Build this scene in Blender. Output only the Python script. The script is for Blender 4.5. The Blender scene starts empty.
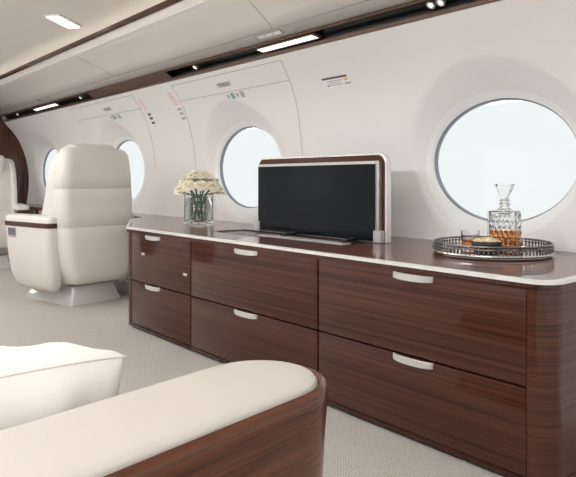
import bpy, bmesh, math, random
from mathutils import Vector, Matrix
random.seed(7)
C = bpy.context.scene
COL = C.collection
PI = math.pi
F = 630.0
TH = math.atan(519 / F)
HC = 0.9            # camera height

# ------------------------------------------------------------------ materials
def new_mat(name):
    m = bpy.data.materials.new(name); m.use_nodes = True
    nt = m.node_tree
    return m, nt, nt.nodes['Principled BSDF']

def pmat(name, col, rough=.5, metal=0, coat=0, bump=0, bscale=200, var=0, vscale=5, spec=None, sheen=0):
    m, nt, b = new_mat(name)
    b.inputs['Base Color'].default_value = (*col, 1)
    b.inputs['Roughness'].default_value = rough
    b.inputs['Metallic'].default_value = metal
    b.inputs['Coat Weight'].default_value = coat
    b.inputs['Coat Roughness'].default_value = .03
    if spec is not None: b.inputs['Specular IOR Level'].default_value = spec
    tc = nt.nodes.new('ShaderNodeTexCoord')
    if var:
        n = nt.nodes.new('ShaderNodeTexNoise'); n.inputs['Scale'].default_value = vscale; n.inputs['Detail'].default_value = 3
        nt.links.new(tc.outputs['Object'], n.inputs['Vector'])
        r = nt.nodes.new('ShaderNodeValToRGB')
        r.color_ramp.elements[0].position = .3; r.color_ramp.elements[1].position = .7
        r.color_ramp.elements[0].color = (*[c * (1 - var) for c in col], 1)
        r.color_ramp.elements[1].color = (*[min(1, c * (1 + var)) for c in col], 1)
        nt.links.new(n.outputs['Fac'], r.inputs['Fac']); nt.links.new(r.outputs['Color'], b.inputs['Base Color'])
    if bump:
        n = nt.nodes.new('ShaderNodeTexNoise'); n.inputs['Scale'].default_value = bscale
        nt.links.new(tc.outputs['Object'], n.inputs['Vector'])
        bp = nt.nodes.new('ShaderNodeBump'); bp.inputs['Strength'].default_value = bump; bp.inputs['Distance'].default_value = .002
        nt.links.new(n.outputs['Fac'], bp.inputs['Height']); nt.links.new(bp.outputs['Normal'], b.inputs['Normal'])
    return m

def wood(name, stretch=(.33, 40, 56), dark=(.028, .0085, .0048), light=(.095, .033, .018), coat=.6, rough=.3):
    m, nt, b = new_mat(name)
    tc = nt.nodes.new('ShaderNodeTexCoord')
    mp = nt.nodes.new('ShaderNodeMapping'); mp.inputs['Scale'].default_value = stretch
    nt.links.new(tc.outputs['Object'], mp.inputs['Vector'])
    n = nt.nodes.new('ShaderNodeTexNoise'); n.inputs['Scale'].default_value = 1.6; n.inputs['Detail'].default_value = 7
    n.inputs['Roughness'].default_value = .62; n.inputs['Distortion'].default_value = .25
    nt.links.new(mp.outputs['Vector'], n.inputs['Vector'])
    n2 = nt.nodes.new('ShaderNodeTexNoise'); n2.inputs['Scale'].default_value = 6; n2.inputs['Detail'].default_value = 4
    nt.links.new(mp.outputs['Vector'], n2.inputs['Vector'])
    mx = nt.nodes.new('ShaderNodeMath'); mx.operation = 'MULTIPLY_ADD'; mx.inputs[1].default_value = .35
    nt.links.new(n2.outputs['Fac'], mx.inputs[0]); 
    sb = nt.nodes.new('ShaderNodeMath'); sb.operation = 'MULTIPLY'; sb.inputs[1].default_value = .65
    nt.links.new(n.outputs['Fac'], sb.inputs[0]); nt.links.new(sb.outputs[0], mx.inputs[2])
    r = nt.nodes.new('ShaderNodeValToRGB'); e = r.color_ramp.elements
    e[0].position = .36; e[0].color = (*dark, 1); e[1].position = .66; e[1].color = (*light, 1)
    k = e.new(.5); k.color = (*[(a + c * 1.0) / 2 for a, c in zip(dark, light)], 1)
    nt.links.new(mx.outputs[0], r.inputs['Fac']); nt.links.new(r.outputs['Color'], b.inputs['Base Color'])
    b.inputs['Roughness'].default_value = rough
    b.inputs['Coat Weight'].default_value = coat; b.inputs['Coat Roughness'].default_value = .04
    b.inputs['Specular IOR Level'].default_value = .08
    return m

def emis(name, col, s):
    m, nt, b = new_mat(name)
    b.inputs['Base Color'].default_value = (*col, 1)
    b.inputs['Emission Color'].default_value = (*col, 1); b.inputs['Emission Strength'].default_value = s
    return m

def glass(name, col=(1, 1, 1), ior=1.45, rough=0):
    m, nt, b = new_mat(name)
    b.inputs['Base Color'].default_value = (*col, 1); b.inputs['Roughness'].default_value = rough
    b.inputs['Transmission Weight'].default_value = 1; b.inputs['IOR'].default_value = ior
    return m

def pane_mat():
    m = bpy.data.materials.new('window pane'); m.use_nodes = True; nt = m.node_tree; nt.nodes.clear()
    o = nt.nodes.new('ShaderNodeOutputMaterial'); t = nt.nodes.new('ShaderNodeBsdfTransparent')
    t.inputs['Color'].default_value = (1, 1, 1, 1)
    g = nt.nodes.new('ShaderNodeBsdfGlossy'); g.inputs['Roughness'].default_value = .02
    mx = nt.nodes.new('ShaderNodeMixShader'); mx.inputs['Fac'].default_value = .015
    nt.links.new(t.outputs[0], mx.inputs[1]); nt.links.new(g.outputs[0], mx.inputs[2]); nt.links.new(mx.outputs[0], o.inputs[0])
    return m

def carpet():
    m, nt, b = new_mat('carpet')
    tc = nt.nodes.new('ShaderNodeTexCoord')
    # woven chevron: v = y + zigzag(x)
    sep = nt.nodes.new('ShaderNodeSeparateXYZ'); nt.links.new(tc.outputs['Object'], sep.inputs[0])
    def mth(op, a=None, b_=None, c_=None):
        k = nt.nodes.new('ShaderNodeMath'); k.operation = op
        for i, v in enumerate((a, b_, c_)):
            if v is None: continue
            if isinstance(v, (int, float)): k.inputs[i].default_value = v
            else: nt.links.new(v, k.inputs[i])
        return k.outputs[0]
    zig = mth('PINGPONG', sep.outputs['X'], .012)
    v = mth('ADD', sep.outputs['Y'], zig)
    st = mth('PINGPONG', v, .006)
    st = mth('MULTIPLY', st, 1 / .006)
    n = nt.nodes.new('ShaderNodeTexNoise'); n.inputs['Scale'].default_value = 160; n.inputs['Detail'].default_value = 3
    nt.links.new(tc.outputs['Object'], n.inputs['Vector'])
    h = mth('MULTIPLY_ADD', n.outputs['Fac'], .9, st)
    r = nt.nodes.new('ShaderNodeValToRGB'); e = r.color_ramp.elements
    e[0].position = .3; e[0].color = (.40, .375, .33, 1); e[1].position = 1; e[1].color = (.66, .63, .57, 1)
    h2 = mth('MULTIPLY', h, .6)
    nt.links.new(h2, r.inputs['Fac']); nt.links.new(r.outputs['Color'], b.inputs['Base Color'])
    bp = nt.nodes.new('ShaderNodeBump'); bp.inputs['Strength'].default_value = .5; bp.inputs['Distance'].default_value = .003
    nt.links.new(h, bp.inputs['Height']); nt.links.new(bp.outputs['Normal'], b.inputs['Normal'])
    b.inputs['Roughness'].default_value = .95; b.inputs['Specular IOR Level'].default_value = .1
    return m

M = dict(
    wall=pmat('cream wall panel', (.82, .81, .785), .42, var=.012, vscale=2),
    ceil=pmat('ceiling panel', (.84, .80, .75), .5, var=.012, vscale=2),
    bezel=pmat('window bezel', (.88, .875, .865), .35),
    gasket=pmat('grey gasket', (.24, .27, .31), .4),
    seam=pmat('panel seam', (.33, .31, .29), .7),
    pane=pane_mat(),
    wood=wood('glossy walnut'),
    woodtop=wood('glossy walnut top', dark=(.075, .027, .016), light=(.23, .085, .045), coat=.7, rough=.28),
    woodend=wood('glossy walnut corner', stretch=(.5, .5, 56), dark=(.04, .014, .009), light=(.10, .037, .021)),
    woodarm=wood('glossy walnut arm', stretch=(30, .8, 34), dark=(.034, .011, .006), light=(.17, .056, .028)),
    woodv=wood('bulkhead walnut', stretch=(20, 20, 1), dark=(.03, .011, .008), light=(.13, .05, .03)),
    bronze=pmat('bronze trim', (.13, .075, .052), .35, metal=.3),
    black=pmat('black', (.012, .012, .013), .3),
    gap=pmat('dark gap', (.01, .007, .006), .8),
    edge=pmat('pale edge trim', (.80, .77, .73), .28, metal=.15, coat=.4),
    nickel=pmat('brushed nickel', (.78, .76, .73), .3, metal=.75),
    silver=pmat('satin silver', (.50, .49, .48), .33, metal=.7),
    chrome=pmat('chrome', (.72, .70, .67), .12, metal=1),
    dchrome=pmat('dark chrome', (.22, .21, .20), .2, metal=1),
    mirror=pmat('tray base mirror', (.35, .32, .30), .08, metal=1),
    leather=pmat('cream leather', (.69, .64, .585), .42, bump=.25, bscale=500, var=.015, vscale=3),
    leather2=pmat('cream leather pad', (.72, .675, .625), .40, bump=.25, bscale=500, var=.015, vscale=3),
    armleather=pmat('sofa arm leather', (.53, .48, .425), .45, bump=.25, bscale=500, var=.012, vscale=4),
    pillow=pmat('ivory pillow fabric', (.78, .74, .685), .7, bump=.3, bscale=700, var=.012, vscale=4),
    piping=pmat('ivory piping', (.72, .68, .62), .7),
    plinth=pmat('pale grey plinth', (.62, .61, .60), .35, metal=.3),
    base=pmat('grey base', (.5, .48, .46), .5),
    carpet=carpet(),
    screen=pmat('tv screen', (.005, .007, .011), .12, spec=.22),
    glass=glass('clear glass'),
    crystal=glass('cut crystal', ior=1.5),
    water=glass('water', (.96, 1, .97), 1.33),
    amber=glass('amber spirit', (.95, .36, .10), 1.36),
    rose=pmat('rose petals', (.97, .875, .70), .6, var=.05, vscale=60),
    stem=pmat('rose stem', (.06, .22, .045), .5, var=.3, vscale=60),
    leaf=pmat('rose leaf', (.035, .14, .03), .5, var=.3, vscale=60),
    nuts=pmat('snack mix', (.74, .62, .38), .6, var=.3, vscale=80),
    white=pmat('white plastic', (.85, .85, .84), .4),
    red=pmat('red print', (.80, .42, .38), .6),
    darkp=pmat('dark print', (.10, .085, .08), .6),
    teal=pmat('teal print', (.20, .42, .42), .6),
    yellow=pmat('yellow print', (.75, .55, .15), .6),
    grey=pmat('grey plastic', (.42, .42, .42), .5),
    lamp=emis('lamp diffuser', (1, .97, .92), 1.05),
    cove=emis('cove lamp', (1, .94, .86), 1.3),
    covefill=emis('opposite cove fill', (.99, .98, .97), 34),  # unseen mirrored cove, made much brighter to fill the cabin by bounce
    strip=emis('added opposite fill strip', (.985, .985, 1), 44.0),  # added full-length strip, fill for the wall and drawer fronts
    ceilfill=emis('added ceiling fill', (.985, .985, 1), 5.0),  # added ceiling panels out of view, extra fill
    led=emis('floor led', (1, .95, .85), 6),
    exitp=emis('ceiling sign glow', (1, .98, .95), 1.0),
    spot=emis('spot lens', (1, .97, .92), .7),
)

# ------------------------------------------------------------------ helpers
class MB:
    def __init__(s): s.bm = bmesh.new(); s.smooth = False
    def quad(s, *pts):
        return s.bm.faces.new([s.bm.verts.new(p) for p in pts])
    def box(s, a, b, bev=0, seg=2, mtx=None):
        r = bmesh.ops.create_cube(s.bm, size=1)
        vs = r['verts']
        cx = [(p + q) / 2 for p, q in zip(a, b)]; sz = [abs(q - p) for p, q in zip(a, b)]
        for v in vs:
            v.co = Vector([v.co[i] * sz[i] + cx[i] for i in range(3)])
        if bev:
            es = list({e for v in vs for e in v.link_edges})
            rr = bmesh.ops.bevel(s.bm, geom=es, offset=bev, segments=seg, profile=.5, affect='EDGES')
            vs = list({v for f_ in rr['faces'] for v in f_.verts} | {v for v in vs if v.is_valid})
        if mtx is not None:
            bmesh.ops.transform(s.bm, matrix=mtx, verts=[v for v in vs if v.is_valid])
        return s
    def loft(s, rings, closed=True, cap=True, loop=False):
        vr = [[s.bm.verts.new(p) for p in r] for r in rings]
        n = len(vr[0])
        pairs = list(zip(vr[:-1], vr[1:]))
        if loop: pairs.append((vr[-1], vr[0]))
        for A, B in pairs:
            for i in range(n if closed else n - 1):
                j = (i + 1) % n
                s.bm.faces.new((A[i], A[j], B[j], B[i]))
        if cap and not loop and closed:
            s.bm.faces.new(list(reversed(vr[0]))); s.bm.faces.new(vr[-1])
        return s
    def tube(s, pts, r, n=8, cap=True, loop=False):
        pts = [Vector(p) for p in pts]; rings = []
        N = len(pts); up = None
        for i, p in enumerate(pts):
            if loop: t = pts[(i + 1) % N] - pts[i - 1]
            else: t = pts[min(i + 1, N - 1)] - pts[max(i - 1, 0)]
            t.normalize()
            if up is None:
                up = Vector((0, 0, 1)) if abs(t.z) < .9 else Vector((1, 0, 0))
            a = t.cross(up)
            if a.length < 1e-4: a = t.cross(Vector((0, 1, 0)))
            a.normalize(); b = a.cross(t).normalized(); up = b
            rr = r[i] if isinstance(r, (list, tuple)) else r
            rings.append([p + a * math.cos(2 * PI * k / n) * rr + b * math.sin(2 * PI * k / n) * rr for k in range(n)])
        return s.loft(rings, cap=cap, loop=loop)
    def lathe(s, prof, c=(0, 0, 0), n=32, cap=True):
        rings = [[(c[0] + r * math.cos(2 * PI * k / n), c[1] + r * math.sin(2 * PI * k / n), c[2] + z) for k in range(n)] for r, z in prof]
        return s.loft(rings, cap=cap)
    def sphere(s, c, r, u=12, v=8, sc=(1, 1, 1)):
        bmesh.ops.create_uvsphere(s.bm, u_segments=u, v_segments=v, radius=r,
                                  matrix=Matrix.Translation(c) @ Matrix.Diagonal((*sc, 1)))
        return s
    def prism(s, outline, z0, z1, bev=0):
        """outline in xy, extruded z0..z1 with a small chamfer"""
        if bev:
            cx = sum(p[0] for p in outline) / len(outline); cy = sum(p[1] for p in outline) / len(outline)
            def ins(d):
                out = []
                n = len(outline)
                for i in range(n):
                    p0 = Vector(outline[i - 1]); p = Vector(outline[i]); p1 = Vector(outline[(i + 1) % n])
                    t = (p1 - p0); t = t.normalized() if t.length else Vector((1, 0))
                    nn = Vector((-t.y, t.x))
                    out.append(p + nn * d)
                return out
            rings = [[(*p, z0) for p in outline]]
            for k in range(4):
                a = k / 3 * PI / 2
                rings.append([(*p, z1 - bev + bev * math.sin(a)) for p in ins(bev * (1 - math.cos(a)))])
            return s.loft(rings)
        return s.loft([[(*p, z0) for p in outline], [(*p, z1) for p in outline]])
    def build(s, name, mat, parent=None, smooth=True, angle=35, sub=0, origin=None, local=False, flip=False):
        bmesh.ops.recalc_face_normals(s.bm, faces=s.bm.faces[:])
        me = bpy.data.meshes.new(name)
        off = Vector((0, 0, 0))
        if not local:
            if parent is not None:
                p = parent; off = Vector((0, 0, 0))
                while p is not None: off += p.location; p = p.parent
            else:
                if origin is None:
                    xs = [v.co for v in s.bm.verts]
                    off = Vector(((min(v.x for v in xs) + max(v.x for v in xs)) / 2, (min(v.y for v in xs) + max(v.y for v in xs)) / 2, min(v.z for v in xs)))
                else: off = Vector(origin)
            bmesh.ops.translate(s.bm, verts=s.bm.verts[:], vec=-off)
        s.bm.to_mesh(me); s.bm.free()
        me.materials.append(M[mat] if isinstance(mat, str) else mat)
        if smooth:
            for p in me.polygons: p.use_smooth = True
            if angle: me.set_sharp_from_angle(angle=math.radians(angle))
        o = bpy.data.objects.new(name, me); COL.objects.link(o)
        if parent is not None: o.parent = parent
        elif not local: o.location = off
        if sub:
            md = o.modifiers.new('sub', 'SUBSURF'); md.levels = sub; md.render_levels = sub
        return o

def tag(o, label=None, cat=None, group=None, kind=None):
    if label: o['label'] = label
    if cat: o['category'] = cat
    if group: o['group'] = group
    if kind: o['kind'] = kind
    return o

def thing(name, label, cat, loc, rz=0, group=None):
    o = bpy.data.objects.new(name, None); COL.objects.link(o)
    o.empty_display_size = .05
    o.location = loc; o.rotation_euler = (0, 0, rz)
    return tag(o, label, cat, group)

def copy_tree(o, parent=None):
    kids = [c for c in bpy.data.objects if c.parent == o]
    c = o.copy(); COL.objects.link(c)
    if parent is not None: c.parent = parent
    for k in kids: copy_tree(k, c)
    return c

def rrect(cx, cy, hx, hy, r, n=6):
    r = min(r, hx, hy); out = []
    for sx, sy, a0 in ((1, 1, 0), (-1, 1, PI / 2), (-1, -1, PI), (1, -1, 3 * PI / 2)):
        for k in range(n + 1):
            a = a0 + k / n * PI / 2
            out.append((cx + sx * (hx - r) + r * math.cos(a), cy + sy * (hy - r) + r * math.sin(a)))
    return out

# ------------------------------------------------------------------ cabin shell
PROF = [(-.02, 2.24), (.3, 2.38), (.6, 2.465), (.9, 2.495), (1.1, 2.475), (1.3, 2.415), (1.45, 2.335), (1.606, 2.2)]
def prof(z):
    P = PROF
    z = max(P[0][0], min(P[-1][0], z))
    for i in range(len(P) - 1):
        if z <= P[i + 1][0]: break
    def d(i):
        if i <= 0: return (P[1][1] - P[0][1]) / (P[1][0] - P[0][0])
        if i >= len(P) - 1: return (P[-1][1] - P[-2][1]) / (P[-1][0] - P[-2][0])
        return (P[i + 1][1] - P[i - 1][1]) / (P[i + 1][0] - P[i - 1][0])
    h = P[i + 1][0] - P[i][0]; t = (z - P[i][0]) / h
    return ((2*t**3 - 3*t*t + 1) * P[i][1] + (t**3 - 2*t*t + t) * h * d(i) + (-2*t**3 + 3*t*t) * P[i + 1][1] + (t**3 - t*t) * h * d(i + 1))
WX = [.35, -1.582, -3.505, -5.41, -7.36]      # window centres
WZ = .987; WA, WB = .366, .281                     # ellipse half axes
XR, XL = 1.32, -8.12
DW = 2.535
def smax(a, b, k=.006):
    h = max(0, k - abs(a - b)) / k
    return max(a, b) + h * h * k / 4
def wallD(x, z, wx=None):
    if wx is None: wx = min(WX, key=lambda w: abs(w - x))
    dx, dz = x - wx, z - WZ
    r = math.hypot(dx / WA, dz / WB)
    if r < 1e-6: return DW
    dist = math.hypot(dx, dz) * (1 - 1 / r)
    sn = max(0, dz / (math.hypot(dx, dz) + 1e-9))
    sb = max(0, -dz / (math.hypot(dx, dz) + 1e-9))
    pk = DW - dist * (.52 + .62 * sn ** 1.5 + .30 * sb ** 2)
    return smax(prof(z), pk)
def S(y, side):                                    # mirror to the other side wall
    return y if side > 0 else 2.0 - y

def side_wall(name, side, lab):
    mb = MB()
    Z0, Z1 = 0.0, 1.606
    bounds = [XR] + [(a + b) / 2 for a, b in zip(WX[:-1], WX[1:])] + [XL]
    NA, NR = 128, 34
    for w, (x1, x0) in zip(WX, zip(bounds[:-1], bounds[1:])):
        # boundary points of the cell at angular steps snapped so that corners are hit
        angs = [2 * PI * k / NA for k in range(NA)]
        cor = [math.atan2(z - WZ, x - w) % (2 * PI) for x in (x0, x1) for z in (Z0, Z1)]
        for c in cor:
            i = min(range(NA), key=lambda q: abs(angs[q] - c)); angs[i] = c
        rings = []
        for j in range(NR + 1):
            t = (j / NR) ** 1.25
            ring = []
            for a in angs:
                ca, sa = math.cos(a), math.sin(a)
                re = 1 / math.hypot(ca / WA, sa / WB)
                tx = ((x1 - w) / ca) if ca > 1e-9 else ((x0 - w) / ca if ca < -1e-9 else 1e9)
                tz = ((Z1 - WZ) / sa) if sa > 1e-9 else ((Z0 - WZ) / sa if sa < -1e-9 else 1e9)
                rb = min(tx, tz); rr = re + (rb - re) * t
                x, z = w + ca * rr, WZ + sa * rr
                ring.append((x, S(wallD(x, z, w), side), z))
            rings.append(ring)
        mb.loft(rings, cap=False)
    bmesh.ops.remove_doubles(mb.bm, verts=mb.bm.verts[:], dist=.0015)
    o = mb.build(name, 'wall', angle=None, origin=(0, S(2.24, side), 0))
    return tag(o, lab, kind='structure')
side_wall('wall_right', 1, 'cream curved side wall with deep oval window pockets above the credenza')
side_wall('wall_left', -1, 'cream curved side wall behind the camera with oval windows')

def ell(w, a, b, y, n=72):
    return [(w + a * math.cos(2 * PI * k / n), y, WZ + b * math.sin(2 * PI * k / n)) for k in range(n)]
wn = 0
WLAB = ['oval window beyond the right end of the credenza', 'largest oval window, behind the crystal decanter tray', 'oval window between the rose vase and the television',
        'oval window half hidden by the right shoulder of the cream swivel seat', 'farthest oval window, peeking left of the cream swivel seat']
for side in (1, -1):
    for k, w in enumerate(WX):
        wn += 1
        s_ = 1 if side > 0 else -1
        root = thing('window_%d' % wn, WLAB[k] if side > 0 else 'oval window of the opposite side wall', 'window', (w, S(DW, side), WZ))
        if side < 0: del root['category'], root['label']
        root['kind'] = 'structure'
        y = lambda d: S(d, side)
        m = MB()      # wide white inner bezel ring, slightly domed, then the reveal
        def fr(t, lift):          # lies on the sloping pocket, wider towards the sill
            out = []
            for k in range(96):
                a_ = 2 * PI * k / 96; ca, sa = math.cos(a_), math.sin(a_)
                dd = t * (.030 + .036 * max(0, -sa) ** 1.3)
                x, z = w + (WA + dd) * ca, WZ + (WB + dd) * sa
                out.append((x, y(wallD(x, z, w) - lift), z))
            return out
        m.loft([fr(1.0, -.004), fr(1.0, .0022), fr(.96, .0034), fr(.5, .0034), fr(.08, .0034), fr(0, .001), ell(w, WA - .001, WB - .001, y(DW + .018), 96)], cap=False)
        m.build('window_frame', 'bezel', root)
        m = MB()
        m.loft([ell(w, WA + e, WB + e, y(DW + d)) for e, d in ((.002, .008), (-.004, .010), (-.008, .014), (-.008, .030), (.004, .030))], cap=False)
        m.build('window_gasket', 'gasket', root)
        m = MB()
        m.loft([ell(w, WA, WB, y(DW + .024)), ell(w, WA, WB, y(DW + .029))])
        m.build('window_pane', 'pane', root, angle=30)

# floor, ceiling, service panels
tag(MB().box((XL, -.4, -.04), (XR, 2.4, 0)).build('floor', 'carpet', smooth=False), 'pale grey carpet with fine woven chevron pattern', kind='structure')
def strip(name, mat, pts, x0=XL, x1=XR, side=1, th=.0, **kw):
    """a long panel whose yz section is pts (open polyline), given thickness th outwards"""
    m = MB(); N = 2
    secs = []
    for x in (x0, x1):
        secs.append([(x, S(p[0], side), p[1]) for p in pts])
    m.loft(secs, closed=False, cap=False)
    o = m.build(name, mat, angle=50, **kw)
    if th:
        md = o.modifiers.new('t', 'SOLIDIFY'); md.thickness = th; md.offset = 0
    return o
for side, nm in ((1, 'right'), (-1, 'left')):
    o = strip('ceiling', 'ceil', [(2.125, 1.668), (1.98, 1.735), (1.80, 1.805), (1.665, 1.842)], side=side, th=.006)
    tag(o, 'sloping cream service panel between the light channel and the cove' if side > 0 else 'sloping cream service panel on the opposite side', kind='structure')
    # dark light channel recess
    o = strip('trim_1' if side > 0 else 'trim_3', 'black', [(2.2, 1.606), (2.235, 1.65), (2.21, 1.70), (2.16, 1.71), (2.125, 1.668)], side=side, th=.002)
    tag(o, 'black recessed light channel along the wall top' if side > 0 else 'black recessed light channel of the opposite side', kind='structure')
    for pts, q in ((((2.204, 1.600), (2.192, 1.603), (2.188, 1.616), (2.197, 1.622), (2.207, 1.612)), 0), (((2.133, 1.676), (2.120, 1.661), (2.128, 1.651), (2.140, 1.656), (2.138, 1.668)), 1)):
        m = MB(); m.loft([[(x, S(a, side), b) for a, b in pts] for x in (XL, XR)])
        tag(m.build('trim_%d' % (4 + q + (2 if side < 0 else 0)), 'bronze', angle=30), 'bronze edge of the light channel', kind='structure')
    # walnut lip hiding the cove lamp
    m = MB(); m.loft([[(x, S(a, side), b) for a, b in ((1.665, 1.836), (1.648, 1.846), (1.648, 1.866), (1.66, 1.868), (1.672, 1.858))] for x in (XL, XR)])
    tag(m.build('trim_2' if side > 0 else 'trim_8', 'wood', angle=30), 'thin walnut lip edging the ceiling cove', kind='structure')
    m = MB(); m.box((XL + .02, S(1.72, side), 1.832), (XR - .02, S(1.77, side), 1.842))
    tag(m.build('cove_lamp', 'cove' if side > 0 else 'covefill', smooth=False), 'long cove lamp hidden above the service panel' if side > 0 else 'long unseen cove lamp of the opposite side, brightened as fill light', 'lamp')
    o = strip('wall_cove_' + nm, 'ceil', [(1.72, 1.815), (1.86, 1.84), (1.89, 1.90), (1.86, 1.943)], side=side, th=.004)
    tag(o, kind='structure')
tag(MB().box((XL, .13, 1.94), (XR, 1.87, 1.96)).build('ceiling.001', 'ceil', smooth=False), 'flat cream centre ceiling', kind='structure')

# forward bulkhead: walnut panel following the wall curve with an arched opening
def bulk():
    outer = [(prof(z) + .01, z) for z in [i * .05 for i in range(0, 33)]]
    inner = [(2.02, 0), (2.02, .6), (2.02, 1.15), (1.95, 1.38), (1.78, 1.58), (1.5, 1.70), (1.0, 1.74)]
    def lerp(P, t):
        n = len(P) - 1; i = min(int(t * n), n - 1); u = t * n - i
        return [P[i][k] * (1 - u) + P[i + 1][k] * u for k in (0, 1)]
    outer2 = outer + [(2.2, 1.63), (2.1, 1.69), (1.9, 1.78), (1.66, 1.86), (1.4, 1.935), (1.0, 1.945)]
    for side, nm in ((1, 'right'), (-1, 'left')):
        m = MB(); N = 48
        A = [lerp(outer2, k / N) for k in range(N + 1)]; B = [lerp(inner, k / N) for k in range(N + 1)]
        for xx in (-8.1,):
            rings = [[(x, S(a[0], side), a[1]), (x, S(b[0], side), b[1]), (x - .06, S(b[0], side), b[1]), (x - .06, S(a[0], side), a[1])] for a, b, x in zip(A, B, [xx] * (N + 1))]
            m.loft(rings)
        tag(m.build('wall_front_' + nm, 'woodv', angle=40), 'walnut arch of the forward bulkhead following the cabin wall', kind='structure')
bulk()
m = MB(); m.box((-9.3, -.5, -.04), (-9.25, 2.5, 1.96))
tag(m.build('wall_front', 'woodv', smooth=False), 'dark wall of the compartment beyond the bulkhead', kind='structure')
tag(MB().box((-9.3, -.5, -.04), (XL, 2.5, 0)).build('floor.001', 'carpet', smooth=False), 'carpet beyond the bulkhead', kind='structure')
tag(MB().box((-9.3, -.5, 1.95), (XL, 2.5, 1.99)).build('ceiling.002', 'ceil', smooth=False), 'ceiling beyond the bulkhead', kind='structure')
for yy, nm in ((2.5, 'right'), (-.5, 'left')):
    tag(MB().box((-9.3, yy - .02, -.04), (XL, yy + .02, 1.99)).build('wall_far_' + nm, 'wall', smooth=False), 'side wall beyond the bulkhead', kind='structure')

# panel seams on the wall, modelled as shallow grooves
def wall_line(pts, r=.0016, n=24):
    out = []
    for (xa, za), (xb, zb) in zip(pts[:-1], pts[1:]):
        for k in range(n):
            t = k / n; x = xa + (xb - xa) * t; z = za + (zb - za) * t
            out.append((x, wallD(x, z) - .0006, z))
    x, z = pts[-1]; out.append((x, wallD(x, z) - .0006, z))
    return out
tn = 10
for pts in ([(-2.765, 1.575), (-2.80, 1.475), (-2.86, 1.2), (-2.885, 1.0)], [(-4.02, 1.575), (-2.765, 1.575)], [(-4.04, 1.475), (-2.80, 1.475)], [(-4.02, 1.575), (-4.05, 1.475), (-4.10, 1.2), (-4.12, 1.0)],
            [(-4.66, 1.575), (-4.69, 1.475), (-4.74, 1.2), (-4.76, 1.0)], [(-6.0, 1.575), (-4.66, 1.575)], [(-6.0, 1.475), (-4.66, 1.475)]):
    m = MB(); m.tube(wall_line(pts), .0016, 6)
    tag(m.build('trim_%d' % tn, 'seam'), 'fine panel joint line on the cream wall', kind='structure'); tn += 1
# joints on the service panel
def psuD(z):
    P = [(2.125, 1.668), (1.98, 1.735), (1.80, 1.805), (1.665, 1.842)]
    for (y0, z0), (y1, z1) in zip(P[:-1], P[1:]):
        if z <= z1: return y0 + (y1 - y0) * (z - z0) / (z1 - z0)
    return P[-1][0]
for pts in ([(x, psuD(1.70) - .003, 1.70 - .003) for x in (XL, XR)], [(-2.62 + (z - 1.70) * 1.0, psuD(z) - .003, z - .003) for z in (1.70, 1.735, 1.77, 1.805, 1.838)], [(-4.6, psuD(z) - .003, z - .003) for z in (1.70, 1.735, 1.77, 1.805, 1.838)]):
    m = MB(); m.tube(pts, .0012, 6); tag(m.build('trim_%d' % tn, 'seam'), 'fine joint line on the service panel', kind='structure'); tn += 1

# ------------------------------------------------------------------ light channel fittings
def chan(x, t, d=0):
    """point in the channel mouth: t 0 bottom .. 1 top; d = depth behind the mouth"""
    y = 2.198 + (2.13 - 2.198) * t; z = 1.61 + (1.66 - 1.61) * t
    return Vector((x, y + .59 * d, z + .80 * d))
def chan_plate(x0, x1, t0, t1, d0, d1, slant=0):
    m = MB()
    a = [chan(x0 + slant, t0, d0), chan(x1 + slant, t0, d0), chan(x1, t1, d0), chan(x0, t1, d0)]
    b = [chan(x0 + slant, t0, d1), chan(x1 + slant, t0, d1), chan(x1, t1, d1), chan(x0, t1, d1)]
    m.loft([a, b]); return m
for x0, x1, lb in ((-2.895, -2.43, 'bright rectangular strip light in the channel above the television'), (-6.85, -6.2, 'bright strip light in the channel above the cream swivel seat')):
    r = thing('strip_light', lb, 'light', chan((x0 + x1) / 2, .4))
    chan_plate(x0, x1, .34, .64, .002, .014, .03).build('diffuser', 'lamp', r, smooth=False)
    chan_plate(x0 - .012, x1 + .012, .22, .78, .006, .02, .03).build('housing', 'bronze', r, smooth=False)
# bronze covers closing parts of the channel
for x0, x1, lb in ((-5.35, -3.95, 'long bronze cover plate closing the channel above the swivel seat'),):
    o = chan_plate(x0, x1, .05, .98, .003, .009).build('channel_cover', 'bronze', smooth=False)
    tag(o, lb, 'cover plate')
def spot(x, lb, n=1):
    r = thing('reading_light', lb, 'light', chan(x, .5))
    rot = Matrix.Translation(chan(x, .5, .012)) @ Matrix.Rotation(math.radians(-36), 4, 'X')
    m = MB(); m.lathe([(.0, -.004), (.014, -.002), (.018, -.005), (.021, -.004), (.021, .010), (.0, .012)], n=24, cap=False)
    bmesh.ops.transform(m.bm, matrix=rot, verts=m.bm.verts[:]); m.build('bezel', 'silver', r)
    m = MB(); m.lathe([(.0, -.0065), (.010, -.006), (.012, -.003), (.0, -.003)], n=20, cap=False)
    bmesh.ops.transform(m.bm, matrix=rot, verts=m.bm.verts[:]); m.build('lens', 'spot', r)
for x, lb in ((-1.68, 'round silver reading light at the right end of the channel, farther of the pair'), (-1.63, 'round silver reading light at the right end of the channel, nearer of the pair'),
              (-3.60, 'single round reading light in the channel, right of the bronze cover'), (-5.58, 'round reading light in the channel just left of the bronze cover'),
              (-7.45, 'farthest round reading light in the channel near the walnut arch')):
    spot(x, lb)
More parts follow.
